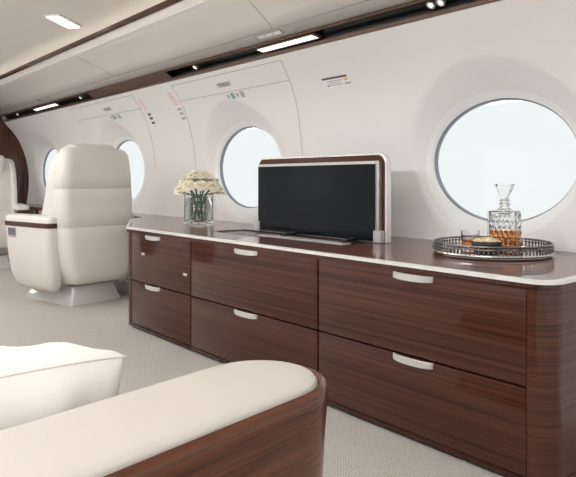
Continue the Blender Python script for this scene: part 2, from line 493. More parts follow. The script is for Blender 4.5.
# lights added out of view, opposite strip and ceiling panels, to fill the cabin
r = thing('strip_light', 'long added fill light in the unseen channel of the opposite side', 'light', (-3.4, -.2, 1.63))
m = MB(); m.loft([[(x, 2.0 - p.y, p.z) for p in (chan(0, .2, .002), chan(0, .8, .002), chan(0, .8, .014), chan(0, .2, .014))] for x in (XL + .1, XR - .1)]); m.build('diffuser', 'strip', r, smooth=False)
for i, xx in enumerate((-6.6, -4.4, -2.2)):  # ceiling panels added to brighten the cabin, outside the view
    r = thing('ceiling_fill', ['added unseen ceiling fill panel nearest the walnut arch', 'added unseen ceiling fill panel above the swivel seat aisle', 'added unseen ceiling fill panel above the sofa', 'added unseen ceiling fill panel overhead behind the view'][i], 'light', (xx, .86, 1.925), group='added ceiling fill panels')
    m = MB(); m.box((xx - .6, .78, 1.927), (xx + .6, .94, 1.94), .003); m.build('frame', 'white', r)
    m = MB(); m.box((xx - .58, .80, 1.922), (xx + .58, .92, 1.930), .002); m.build('diffuser', 'ceilfill', r)
# small vents on the service panel
def psu_mtx(x, z):
    y = psuD(z)
    return Matrix.Translation((x, y, z)) @ Matrix.Rotation(math.atan2(-.067, .145), 4, 'X')
r = thing('ceiling_vent', 'small three-slot vent on the service panel above the strip light', 'vent', (-2.68, psuD(1.69), 1.69))
m = MB(); m.box((-.105, -.018, -.007), (.105, .018, -.002), .002, mtx=psu_mtx(-2.68, 1.688)); m.build('frame', 'silver', r)
for k in (-1, 0, 1):
    m = MB(); m.box((-.028 + k * .066, -.011, -.009), (.028 + k * .066, .011, -.006), mtx=psu_mtx(-2.68, 1.688)); m.build('lamp_lens', 'white', r, smooth=False)
m = MB(); m.box((-.05, -.012, -.007), (.05, .012, -.002), .002, mtx=psu_mtx(-6.4, 1.695))
tag(m.build('ceiling_vent', 'silver'), 'tiny silver vent on the far end of the service panel', 'vent')
# white ceiling sign light
cx, cy = -4.10, 1.482
r = thing('ceiling_sign', 'small glowing white rectangular light with faint marks on the ceiling', 'sign', (cx, cy, 1.928))
rm = Matrix.Translation((cx, cy, 1.934)) @ Matrix.Rotation(math.radians(133), 4, 'Z')
m = MB(); m.box((-.155, -.055, -.004), (.155, .055, .006), .003, mtx=rm); m.build('frame', 'white', r)
m = MB(); m.box((-.145, -.045, -.012), (.145, .045, -.003), .003, mtx=rm); m.build('lit_panel', 'exitp', r)
for k in range(4):
    m = MB(); x0 = -.105 + k * .055; m.box((x0, -.018, -.0135), (x0 + .018, .018, -.0115), mtx=rm)
    m.build('mark', 'edge', r, smooth=False)

# ------------------------------------------------------------------ wall placards and tags
def wall_plate(x0, x1, z0, z1, d0=.0, d1=.003, slant=0):
    """thin plate lying on the wall; slant shifts x per unit z"""
    m = MB(); N = 3
    def P(x, z, d): 
        xx = x + slant * (z1 - z)
        return (xx, wallD(xx, z) - d, z)
    rings = []
    for i in range(N + 1):
        z = z0 + (z1 - z0) * i / N
        rings.append([P(x0, z, d0), P(x1, z, d0), P(x1, z, d1), P(x0, z, d1)])
    m.loft(rings); return m
r = thing('wall_placard', 'small clear placard with dark bar and printed lines on the wall right of the television', 'placard', (-2.36, 2.33, 1.39))
wall_plate(-2.53, -2.34, 1.402, 1.444, 0, .002).build('plate', 'white', r, smooth=False)
wall_plate(-2.54, -2.355, 1.443, 1.452, 0, .006).build('bar', 'darkp', r, smooth=False)
for a, b, c, d, mt in ((-2.515, -2.40, 1.431, 1.435, 'grey'), (-2.50, -2.41, 1.421, 1.425, 'grey'), (-2.495, -2.40, 1.411, 1.415, 'grey'), (-2.52, -2.503, 1.408, 1.418, 'teal'), (-2.385, -2.355, 1.426, 1.438, 'yellow'), (-2.385, -2.345, 1.408, 1.418, 'grey')):
    wall_plate(a, b, c, d, .002, .0035).build('print', mt, r, smooth=False)
for x0, lb in ((-4.63, 'red and white pull tag on the wall above the swivel seat'), (-4.15, 'red and white pull tag on the wall above the rose vase')):
    r = thing('pull_tag', lb, 'placard', (x0 + .03, 2.3, 1.34))
    wall_plate(x0, x0 + .06, 1.445, 1.55, 0, .003).build('tag_face', 'white', r, smooth=False)
    for q in (.008, .046): wall_plate(x0 + q, x0 + q + .005, 1.45, 1.545, .003, .0045).build('print', 'red', r, smooth=False)
    for q in range(5): wall_plate(x0 + .02, x0 + .04, 1.455 + q * .018, 1.463 + q * .018, .003, .0045).build('print', 'red', r, smooth=False)
    for z in (1.425, 1.395, 1.36):
        wall_plate(x0 + .005, x0 + .055, z - .008, z + .008, 0, .003).build('symbol', 'grey' if x0 > -4.5 else 'darkp', r, smooth=False)
for x0, lb, lb2 in ((-3.49, 'dark slot latch on the wall panel above the middle window', 'row of four small pale icons under the latch above the middle window'),
                    (-5.32, 'dark slot latch on the wall panel above the swivel seat', 'row of small pale icons under the latch above the swivel seat')):
    r = thing('slot_latch', lb, 'latch', (x0 + .07, 2.28, 1.515))
    wall_plate(x0, x0 + .14, 1.507, 1.530, 0, .003).build('plate', 'silver', r, smooth=False)
    wall_plate(x0 + .012, x0 + .128, 1.513, 1.524, .003, .005).build('slot', 'grey', r, smooth=False)
    r = thing('icon_placard', lb2, 'placard', (x0 + .1, 2.35, 1.43))
    for k in range(4):
        wall_plate(x0 + .02 + k * .052, x0 + .058 + k * .052, 1.432, 1.466, 0, .0025).build('icon', 'teal' if k in (1,) else 'grey', r, smooth=False) if k % 2 else \
        wall_plate(x0 + .028 + k * .052, x0 + .050 + k * .052, 1.438, 1.460, 0, .0025).build('icon', 'grey', r, smooth=False)

# ------------------------------------------------------------------ credenza
DF = 1.70; ZT = .612
XE = -.902; RC = .07      # right end of the credenza and its corner radius
def drawer(name, x0, x1, z0, z1, root):
    m = MB(); m.box((x0, DF, z0), (x1, DF + .022, z1), .003)
    return m.build(name, 'wood', root)
def handle(x0, x1, ztop, parent):
    """flat nickel tab hooked over the drawer edge, lower edge gently bowed"""
    m = MB(); n = 12; rings = []
    for k in range(n + 1):
        t = k / n; x = x0 + (x1 - x0) * t; u = 2 * t - 1
        bow = .0035 * (1 - u * u); out = DF - .006 - .014 * (1 - u ** 4)
        zt = ztop; zb = ztop - .020 - bow
        rings.append([(x, out, zb), (x, out, zt - .002), (x, out + .002, zt), (x, out + .007, zt), (x, out + .007, zb + .001)])
    m.loft(rings)
    for s in (x0 + .008, x1 - .02): m.box((s, DF - .014, ztop - .012), (s + .012, DF + .001, ztop - .004))
    m.build('handle', 'nickel', parent)
units = ((-3.600, -2.866, 'left walnut credenza cabinet of two drawers, nearest the swivel seat', (-3.365, -3.195)),
         (-2.860, -1.878, 'middle walnut credenza cabinet of two drawers, in front of the television', (-2.455, -2.28)),
         (-1.872, -.972, 'right walnut credenza cabinet of two drawers, below the decanter tray', (-1.476, -1.305)))
for i, (x0, x1, lb, hd) in enumerate(units):
    r = thing('credenza_cabinet', lb, 'cabinet', ((x0 + x1) / 2, 1.9, 0), group='credenza cabinets')
    m = MB(); m.box((x0, DF + .02, .035), (x1, 2.28, ZT - .031)); m.build('body', 'gap', r, smooth=False)
    m = MB(); m.box((x0, DF + .03, 0), (x1, 2.2, .034)); m.build('plinth', 'gap', r, smooth=False)
    m = MB(); m.box((x0 - .003, DF + .001, .014), (x1 + .003, DF + .024, .030), .002); m.build('base_rail', 'wood', r)
    for z0, z1 in ((.034, .292), (.298, .582)):
        d = drawer('drawer', x0 + .002 + (.045 if i == 0 else 0), x1 - .002, z0, z1, r)
        handle(hd[0], hd[1], z1 + (.001 if z0 < .2 else -.003), d)
        if i == 0 and z0 > .2:
            for xx, zz in ((-3.40, .465), (-2.915, .40)):  # pair of small pale raised tabs on the upper drawer
                m = MB(); m.box((xx - .018, DF - .006, zz - .007), (xx + .018, DF, zz + .007), .002); tag(m.build('latch', 'nickel', d), 'small pale raised tab')
    if i == 0:
        m = MB(); m.box((x0, DF, .034), (x0 + .043, DF + .022, .582), .003); m.build('end_stile', 'wood', r)
# rounded right end
r = thing('credenza_end', 'rounded glossy walnut corner at the right end of the credenza', 'cabinet', (XE, 2.0, 0))
def end_outline(off=0, x_start=-.968):
    o = [(x_start, DF + off), (XE - RC, DF + off)] if x_start < XE - RC - .001 else [(XE - RC, DF + off)]
    for k in range(1, 13):
        a = -PI / 2 + k / 12 * PI / 2
        o.append((XE - RC + (RC - off) * math.cos(a), DF + RC + (RC - off) * math.sin(a)))
    o += [(XE - off, 2.30), (x_start, 2.30)]
    return o
m = MB(); m.loft([[(x, (prof(z) - .002 if y > 2.29 else y), z) for x, y in end_outline()] for z in (.034, .2, .4, .582)]); m.build('body', 'woodend', r)
m = MB(); m.prism(end_outline(.02), 0, .034); m.build('plinth', 'gap', r)
m = MB(); m.prism(end_outline(.001), .014, .030); m.build('base_rail', 'wood', r)
# dark left end (turned away from us)
# continuous top: front edge, rounded right corner, slanting left end that narrows to the side ledge
XO = XE + .008
def top_outline(off, yb=None):
    """front-left ... counter-clockwise; off = inset from the front edge"""
    f = DF - .008 + off; rc = RC + .004
    o = [(-4.50, 2.25 + off), (-4.38, 2.08 + off), (-3.68, f + .03), (-3.64, f + .008), (-3.60, f)]
    o += [(x, f) for x in (-3.2, -2.6, -2.0, -1.4)] + [(XO - rc, f)]
    for k in range(1, 15):
        a = -PI / 2 + k / 14 * PI / 2
        o.append((XO - rc + (rc - off) * math.cos(a), f - off + rc + (rc - off) * math.sin(a)))
    o.append((XO - off, 2.45))
    return o
def ywall(z): return prof(z) - .002
def top_slab(off, z0, z1, name, mat, par, hole=None):
    fr = top_outline(off)
    m = MB()
    back0 = ywall(z0) ; back1 = ywall(z1)
    lo = [(*p, z0) for p in fr] + [(fr[-1][0], back0, z0), (fr[0][0], back0, z0)]
    hi = [(*p, z1) for p in fr] + [(fr[-1][0], back1, z1), (fr[0][0], back1, z1)]
    m.loft([lo, hi])
    return m.build(name, mat, par, angle=30)
r = thing('worktop', 'long glossy walnut worktop with pale edging on top of the drawer cabinets', 'worktop', (-2.4, 2.1, ZT - .030))
top_slab(.006, ZT - .030, ZT - .012, 'fascia', 'wood', r)
# pale edge band (open strip following the front)
m = MB()
A = top_outline(0); B = top_outline(.022)
rings = []
for a, b in zip(A, B):
    a2 = (a[0] + (b[0] - a[0]) * .15, a[1] + (b[1] - a[1]) * .15)
    rings.append([(*a, ZT - .012), (*a, ZT - .002), (*a2, ZT + .0), (*b, ZT + .0), (*b, ZT - .012)])
m.loft(rings); m.build('edge_band', 'edge', r, angle=50)
SX0, SX1, SY0, SY1 = -3.0, -1.99, 1.93, 2.13        # television slot in the top
def top_panels():
    fr = top_outline(.022); z = ZT + .0004; zb = ZT - .012
    yb = ywall(ZT)
    m = MB()
    # build as columns between x stations so the slot can stay open
    def yf(x):
        best = None
        for (xa, ya), (xb, yb_) in zip(fr[:-1], fr[1:]):
            if xa <= x <= xb and xb > xa:
                return ya + (yb_ - ya) * (x - xa) / (xb - xa)
        return fr[-1][1]
    xs = sorted({round(p[0], 5) for p in fr} | {SX0, SX1})
    for xa, xb in zip(xs[:-1], xs[1:]):
        mid = (xa + xb) / 2
        spans = [(0, 1)]
        if SX0 < mid < SX1:
            m.loft([[(xa, yf(xa), zb), (xb, yf(xb), zb), (xb, SY0, zb), (xa, SY0, zb)], [(xa, yf(xa), z), (xb, yf(xb), z), (xb, SY0, z), (xa, SY0, z)]])
            m.loft([[(xa, SY1, zb), (xb, SY1, zb), (xb, yb, zb), (xa, yb, zb)], [(xa, SY1, z), (xb, SY1, z), (xb, yb, z), (xa, yb, z)]])
        else:
            ya, yb2 = yf(xa), yf(xb)
            if xb >= fr[-1][0] - 1e-4: yb2 = yf(xb - 1e-3) if False else fr[-1][1]
            m.loft([[(xa, ya, zb), (xb, yb2, zb), (xb, yb, zb), (xa, yb, zb)], [(xa, ya, z), (xb, yb2, z), (xb, yb, z), (xa, yb, z)]])
    bmesh.ops.remove_doubles(m.bm, verts=m.bm.verts[:], dist=.0002)
    # drop the inner walls left between columns
    inner = [f for f in m.bm.faces if all(len(e.link_faces) > 2 for e in f.edges if abs(e.verts[0].co.z - e.verts[1].co.z) < 1e-5) and abs(f.normal.z) < .3 and abs(f.normal.x) > .9 and not (abs(f.calc_center_median().x - SX0) < .001 or abs(f.calc_center_median().x - SX1) < .001)]
    m.build('top_panel', 'woodtop', r, smooth=False)
top_panels()
# slot lining: dark well
m = MB()
z0, z1 = ZT - .011, ZT - .010
m.box((SX0, SY0, z0), (SX1, SY1, ZT - .006)); m.build('slot_well', 'black', r, smooth=False)
for a, b in (((SX0 - .006, SY0 - .006), (SX1 + .006, SY0)), ((SX0 - .006, SY1), (SX1 + .006, SY1 + .006))):
    m = MB(); m.box((*a, ZT - .004), (*b, ZT + .002)); m.build('slot_rim', 'wood', r, smooth=False)
m = MB(); m.box((-2.66, 1.985, ZT - .006), (-2.03, 2.045, ZT + .002), .002); tag(m.build('slot_flap', 'grey', r), 'grey flap lying in the slot')

# side ledge that carries the top forward behind the seats
def ledge():
    r = thing('side_ledge', 'walnut-topped cream side ledge along the wall beside the swivel seats', 'ledge', (-6.2, 2.3, 0))
    m = MB(); y0 = 2.2
    yl = lambda x: 2.25 if x > -5.4 else 2.19
    m.loft([[(x, y0, ZT - .028), (x, y0, ZT - .004), (x, y0 + .004, ZT), (x, ywall(ZT), ZT), (x, ywall(ZT - .028), ZT - .028)] for x, y0 in ((-8.08, 2.19), (-5.55, 2.19), (-5.35, 2.25), (-4.505, 2.25))])
    m.build('ledge_top', 'woodtop', r, angle=30)
    for xa, xb in ((-8.08, -6.92), (-6.86, -5.75), (-5.70, -4.40)):
        m = MB(); m.loft([[(x, yl(xb) + .03, .06), (x, yl(xb) + .02, .30), (x, yl(xb) + .02, ZT - .029), (x, 2.42, ZT - .029), (x, 2.30, .06)] for x in (xa, xb)]); m.build('ledge_panel', 'leather', r, angle=30)
    for xa in (-6.915, -5.745):
        m = MB(); m.box((xa, 2.202, .06), (xa + .05, 2.26, ZT - .029), .003); m.build('divider', 'wood', r)
    m = MB(); m.box((-8.08, 2.22, 0), (-4.40, 2.26, .06)); m.build('plinth', 'leather', r, smooth=False)
ledge()
# slanted cream panel under the narrowing left end of the worktop
m = MB()
m.loft([[(-4.36, 2.20, 0), (-3.64, 1.80, 0), (-3.62, 2.24, 0), (-4.33, 2.24, 0)], [(-4.36, 2.20, ZT - .031), (-3.64, 1.76, ZT - .031), (-3.62, 2.24, ZT - .031), (-4.33, 2.24, ZT - .031)]])
tag(m.build('credenza_return', 'leather', smooth=False), 'slanting cream return panel between the credenza and the side ledge', 'panel')

# ------------------------------------------------------------------ television
TX0, TX1 = -2.895, -1.925; TY = 2.165
def rr_xz(x0, x1, z0, z1, r, y, n=8, sq=True):
    cx, cz = (x0 + x1) / 2, (z0 + z1) / 2; hx, hz = (x1 - x0) / 2, (z1 - z0) / 2; out = []
    for sx, sz, a0 in ((1, 1, 0), (-1, 1, PI / 2), (-1, -1, PI), (1, -1, 3 * PI / 2)):
        rr = r if sz > 0 else .004
        for k in range(n + 1):
            a = a0 + k / n * PI / 2
            out.append((cx + sx * (hx - rr) + rr * math.cos(a), y, cz + sz * (hz - rr) + rr * math.sin(a)))
    return out
r = thing('television', 'black flat-screen television in a walnut and silver housing raised from the credenza', 'television', (-2.4, TY + .02, ZT + .001))
zb = ZT + .002; zt = 1.024
m = MB(); m.loft([rr_xz(TX0, TX1, zb, zt, .05, TY + .032), rr_xz(TX0 - .0, TX1 + .0, zb, zt, .05, TY + .004), rr_xz(TX0 + .006, TX1 - .006, zb, zt - .006, .045, TY), rr_xz(TX0 + .008, TX1 - .008, zb, zt - .008, .044, TY)])
m.build('housing', 'edge', r, angle=40)
m = MB(); m.loft([rr_xz(TX0 + .009, TX1 - .009, zb, zt - .008, .044, TY + .001), rr_xz(TX0 + .009, TX1 - .009, zb, zt - .008, .044, TY - .004)])
m.build('walnut_face', 'wood', r, angle=40)
m = MB(); m.loft([rr_xz(TX0 + .022, TX1 - .026, zb, zt - .036, .012, TY - .003), rr_xz(TX0 + .022, TX1 - .026, zb, zt - .036, .012, TY - .020)])
m.build('silver_frame', 'silver', r, angle=40)
m = MB(); m.loft([rr_xz(TX0 + .034, TX1 - .050, zb + .004, zt - .050, .004, TY - .019), rr_xz(TX0 + .034, TX1 - .050, zb + .004, zt - .050, .004, TY - .026)])
m.build('screen', 'screen', r, smooth=False)
for xx in (TX0 + .004, TX1 - .052):
    m = MB(); m.box((xx, TY - .034, zb), (xx + .045, TY - .003, zb + .055), .004); m.build('clamp', 'grey', r)
for xx in (-2.56, -2.12):
    m = MB(); m.loft([[(xx, 2.135, zb + .012), (xx + .03, 2.135, zb + .012), (xx + .03, 2.135, zb), (xx, 2.135, zb)],
                      [(xx + .045, 2.02, zb + .010), (xx + .085, 2.02, zb + .010), (xx + .085, 2.02, zb + .001), (xx + .045, 2.02, zb + .001)]])
    m.build('lift_arm', 'black', r, smooth=False)

# ------------------------------------------------------------------ tray, decanter, glass, bowl
tc = Vector((-1.385, 2.165, ZT + .0006))
r = thing('serving_tray', 'round silver gallery tray with pierced rim on the worktop below the large window', 'tray', tc)
R = .218
m = MB(); m.lathe([(0, .004), (R - .006, .004), (R, .006), (R + .004, .012), (R + .004, .004), (R - .004, .002), (0, .002)], tc, 72, cap=False); m.build('tray_base', 'mirror', r)
for k in range(3):
    a = k * 2 * PI / 3 - 1.2; m = MB(); m.sphere(tc + Vector((.2 * math.cos(a), .2 * math.sin(a), .003)), .004, 8, 6, (2, 2, .7)); m.build('foot', 'chrome', r)
def ring(z, rr, rad): return [(tc.x + rr * math.cos(2 * PI * k / 96), tc.y + rr * math.sin(2 * PI * k / 96), tc.z + z) for k in range(96)]
for z, rad, mt in ((.013, .005, 'chrome'), (.036, .0028, 'dchrome'), (.047, .0042, 'dchrome')):
    m = MB(); m.tube(ring(z, R + .003, rad), rad, 8, loop=True); m.build('rail', mt, r)
m = MB()
for k in range(84):
    a = 2 * PI * k / 84; ca, sa = math.cos(a), math.sin(a)
    p = Vector((tc.x + (R + .003) * ca, tc.y + (R + .003) * sa, tc.z))
    m.tube([p + Vector((0, 0, .012)), p + Vector((0, 0, .046))], .0029, 5)
m.build('gallery', 'dchrome', r)
# decanter (square, cut crystal)
dc = Vector((-1.358, 2.212, ZT + .0055))
r = thing('crystal_decanter', 'square cut-crystal decanter with flared stopper and amber spirit on the tray', 'decanter', dc)
rotd = Matrix.Translation(dc) @ Matrix.Rotation(math.radians(20), 4, 'Z')
def sq_loft(prof_, rad=.008, n=3, star=0):
    return [[(*p, z) for p in rrect(0, 0, h, h, min(rad, h * .9) if h < .03 or rad > .01 else rad, n)] for h, z in prof_]
m = MB()
hb = .054
outer = [(hb - .004, 0), (hb, .004), (hb, .156), (hb - .006, .163), (.03, .168), (.0185, .174), (.016, .182), (.021, .186), (.021, .190), (.016, .194), (.016, .199), (.022, .204)]
inner = [(.014, .204), (.012, .18), (.024, .163), (hb - .012, .157), (hb - .009, .150), (hb - .009, .016), (hb - .016, .012)]
def sq(h, z):
    rad = .010 if h > .03 else h * .95
    return [(*p, z) for p in rrect(0, 0, h, h, rad, 5)]
m.loft([sq(h, z) for h, z in outer + inner])
# raised diamond cuts on each face
for f4 in range(4):
    rm = Matrix.Rotation(f4 * PI / 2, 4, 'Z')
    for i in range(5):
        for j in range(6):
            x = (i - 2) * .018 + (.009 if j % 2 else 0); z = .030 + j * .022
            if abs(x) > .042: continue
            s = .0085
            pts = [Vector((hb - .0005, x - s, z)), Vector((hb - .0005, x, z - .012)), Vector((hb - .0005, x + s, z)), Vector((hb - .0005, x, z + .012))]
            tip = Vector((hb + .004, x, z))
            pts = [rm @ p for p in pts]; tip = rm @ tip
            vs = [m.bm.verts.new(p) for p in pts]; tv = m.bm.verts.new(tip)
            for k in range(4): m.bm.faces.new((vs[k], vs[(k + 1) % 4], tv))
            m.bm.faces.new(list(reversed(vs)))
bmesh.ops.transform(m.bm, matrix=rotd, verts=m.bm.verts[:]); m.build('body', 'crystal', r, angle=15)
m = MB(); m.loft([sq(h, z) for h, z in ((hb - .0165, .0118), (hb - .0087, .017), (hb - .0087, .090))])
bmesh.ops.transform(m.bm, matrix=rotd, verts=m.bm.verts[:]); m.build('spirit', 'amber', r)
m = MB(); m.loft([[(*p, z) for p in rrect(0, 0, h, h, h * q, 2)] for h, z, q in ((.010, .186, .9), (.0125, .204, .9), (.017, .208, .9), (.013, .214, .3), (.018, .226, .2), (.033, .262, .15), (.031, .268, .15))])
bmesh.ops.transform(m.bm, matrix=rotd, verts=m.bm.verts[:]); m.build('stopper', 'crystal', r, smooth=False)
# tumbler
gc = Vector((-1.475, 2.155, ZT + .0055))
r = thing('whisky_tumbler', 'cut-glass tumbler with amber drink at the left of the tray', 'glass', gc)
def flute(rr, z, n=40, amp=.0): return [(gc.x + (rr + amp * (k % 2)) * math.cos(2 * PI * k / n), gc.y + (rr + amp * (k % 2)) * math.sin(2 * PI * k / n), gc.z + z) for k in range(n)]
m = MB(); m.loft([flute(.028, 0), flute(.030, .004, amp=.0015), flute(.034, .055, amp=.0015), flute(.036, .078), flute(.0365, .083), flute(.034, .083), flute(.032, .06), flute(.028, .014), flute(.02, .011)]); m.build('body', 'crystal', r, angle=20)
m = MB(); m.loft([flute(.019, .0108), flute(.0284, .0140), flute(.0312, .048)]); m.build('drink', 'amber', r, angle=40)
# bowl of snacks
bc = Vector((-1.362, 2.095, ZT + .0055))
r = thing('snack_bowl', 'small dark metal bowl of pale snacks at the front of the tray', 'bowl', bc)
m = MB(); m.lathe([(0, 0), (.036, 0), (.042, .006), (.052, .02), (.056, .040), (.057, .052), (.0545, .053), (.0535, .04), (.048, .02), (.03, .009), (0, .008)], bc, 48, cap=False); m.build('bowl_body', 'dchrome', r)
m = MB()
for k in range(170):
    a = random.random() * 2 * PI; q = math.sqrt(random.random()) * .047
    z = .047 + .014 * (1 - (q / .05) ** 2) + random.uniform(-.004, .003)
    m.sphere(bc + Vector((q * math.cos(a), q * math.sin(a), z)), .006, 6, 5, (random.uniform(.7, 1.5), random.uniform(.7, 1.3), random.uniform(.6, 1)))
m.lathe([(0, .035), (.050, .035), (.048, .045), (0, .052)], bc, 24, cap=False)
tag(m.build('snack_mix', 'nuts'), 'pale nuts and crackers heaped in the small dark bowl', 'snacks', kind='stuff')

# ------------------------------------------------------------------ vase and roses
vc = Vector((-3.515, 2.148, ZT + .0006)); VH = .195; vh = .068
r = thing('glass_vase', 'square clear glass vase of water on the far end of the worktop', 'vase', vc)
rv = Matrix.Translation(vc) @ Matrix.Rotation(math.radians(12), 4, 'Z')
m = MB(); m.loft([[(*p, z) for p in rrect(0, 0, h, h, q, 3)] for h, z, q in ((vh - .002, 0, .006), (vh, .003, .006), (vh, VH - .002, .006), (vh - .002, VH, .005), (vh - .005, VH, .004), (vh - .006, VH - .004, .004), (vh - .006, .024, .004), (vh - .010, .020, .004))])
bmesh.ops.transform(m.bm, matrix=rv, verts=m.bm.verts[:]); m.build('glass_body', 'glass', r, angle=30)
m = MB(); m.loft([[(*p, z) for p in rrect(0, 0, h, h, .004, 3)] for h, z in ((vh - .0105, .0195), (vh - .0057, .0245), (vh - .0057, .172))])
bmesh.ops.transform(m.bm, matrix=rv, verts=m.bm.verts[:]); m.build('water', 'water', r, angle=30)

def rose_bloom(R0=.050):
    m = MB()
    m.sphere((0, 0, R0 * .22), R0 * .30, 10, 8, (1, 1, 1.3))
    #         n  inner radius  rim radius  rim height  roll-over
    layers = ((3, .20, .30, .70, .02), (4, .32, .46, .66, .06), (5, .44, .64, .56, .12), (5, .56, .82, .42, .18), (6, .62, .90, .16, .14))
    for li, (n, ri, ro, top, roll) in enumerate(layers):
        for k in range(n):
            a0 = 2 * PI * (k + .43 * li) / n; span = PI / n * 1.35
            rings = []; nv, nu = 8, 9
            for j in range(nv):
                v = j / (nv - 1); row = []
                for i in range(nu):
                    u = 2 * i / (nu - 1) - 1
                    wd = (.45 + .55 * math.sin(min(1, v * 1.6) * PI / 2)) * (1 - .45 * v ** 6)
                    a_ = a0 + u * span * wd
                    bulge = math.sin(v * PI * .55) 
                    rr = R0 * (.10 + (ri + (ro - ri) * v ** 2) * bulge + roll * .8 * v ** 5 + .03 * u)
                    z = R0 * (-.62 + (top + .62) * math.sin(v * PI / 2) - roll * 1.1 * v ** 6 - .14 * u * u * v)
                    row.append((rr * math.cos(a_), rr * math.sin(a_), z))
                rings.append(row)
            m.loft(rings, closed=False, cap=False)
    return m
bloom_me = None
stem_specs = []
rose_spots = [  # dx, dy, dz(top) along the bouquet, view-facing arrangement
    (-.128, .00, .235, 'leftmost cream rose drooping at the edge of the bouquet'),
    (-.070, -.055, .262, 'cream rose low at the front left of the bouquet'),
    (.018, -.065, .262, 'cream rose at the front centre of the bouquet'),
    (.096, -.045, .255, 'cream rose low at the front right of the bouquet'),
    (.145, .025, .232, 'rightmost cream rose at the edge of the bouquet'),
    (-.100, .035, .292, 'cream rose on the upper left of the bouquet'),
    (-.038, .0, .328, 'topmost cream rose left of the bouquet centre'),
    (.050, .005, .325, 'topmost cream rose right of the bouquet centre'),
    (.112, .045, .290, 'cream rose on the upper right of the bouquet'),
    (-.03, .085, .285, 'cream rose at the back left of the bouquet'),
    (.055, .095, .280, 'cream rose at the back right of the bouquet'),
]
ru, rvv = Vector((math.sin(TH) * 1, math.cos(TH), 0)), Vector((-math.cos(TH), math.sin(TH), 0))
vd = (vc - Vector((0, 0, vc.z))).normalized(); rt = Vector((vd.y, -vd.x, 0))   # spread of the bouquet across the sight line
proto_bloom = rose_bloom(.045)
bmesh.ops.recalc_face_normals(proto_bloom.bm, faces=proto_bloom.bm.faces[:])
bme = bpy.data.meshes.new('bloom'); proto_bloom.bm.to_mesh(bme); proto_bloom.bm.free(); bme.materials.append(M['rose'])
for p in bme.polygons: p.use_smooth = True
for i, (a, b, z, lb) in enumerate(rose_spots):
    a *= .88; head = vc + rt * a + vd * b + Vector((0, 0, z - .012))
    r = thing('rose', lb, 'flower', head, group='cream roses in the vase')
    bl = bpy.data.objects.new('bloom', bme); COL.objects.link(bl); bl.parent = r
    tilt = rt * a * 5 + vd * (b - .05) * 7; d = (Vector((0, 0, 1)) + tilt).normalized()
    bl.rotation_euler = d.to_track_quat('Z', 'Y').to_euler()
    bl.scale = [random.uniform(.92, 1.08)] * 3
    # stem crossing inside the vase
    fx = -a * .42 + random.uniform(-.008, .008); fy = -b * .3 + random.uniform(-.008, .008)
    foot = vc + rt * max(-.044, min(.044, fx)) + vd * max(-.034, min(.034, fy)) + Vector((0, 0, .026))
    mouth = vc + rt * max(-.050, min(.050, a * .48)) + vd * max(-.044, min(.044, b * .5)) + Vector((0, 0, VH))
    P = [foot, foot.lerp(mouth, .5), mouth, mouth.lerp(head - d * .02, .6) - Vector((0, 0, .0)), head - d * .016]
    m = MB(); m.tube(P, .0042, 6); m.build('stem', 'stem', r)
    for q in range(4):
        t = (.45, .85, .25, .65)[q]; p0 = foot.lerp(mouth, t); ang = random.random() * 2 * PI
        dr = Vector((math.cos(ang), math.sin(ang), .35)).normalized(); sd = dr.cross(Vector((0, 0, 1))).normalized()
        L = .034; W = .011
        pts = [p0, p0 + dr * L * .3 + sd * W * .8, p0 + dr * L * .6 + sd * W * .8, p0 + dr * L, p0 + dr * L * .6 - sd * W * .8, p0 + dr * L * .3 - sd * W * .8]
        for pp in range(6):        # leaves stay inside the glass
            l_ = rv.inverted() @ pts[pp]; lim = vh - .010
            l_.x = max(-lim, min(lim, l_.x)); l_.y = max(-lim, min(lim, l_.y)); pts[pp] = rv @ l_
        m = MB(); m.loft([[p + Vector((0, 0, .0008)) for p in pts], [p - Vector((0, 0, .0008)) for p in pts]]); m.build('leaf', 'leaf', r, smooth=False)
    m = MB(); m.tube([head - d * .03, head - d * .022, head - d * .012], [.004, .009, .014], 8); m.build('calyx', 'leaf', r)

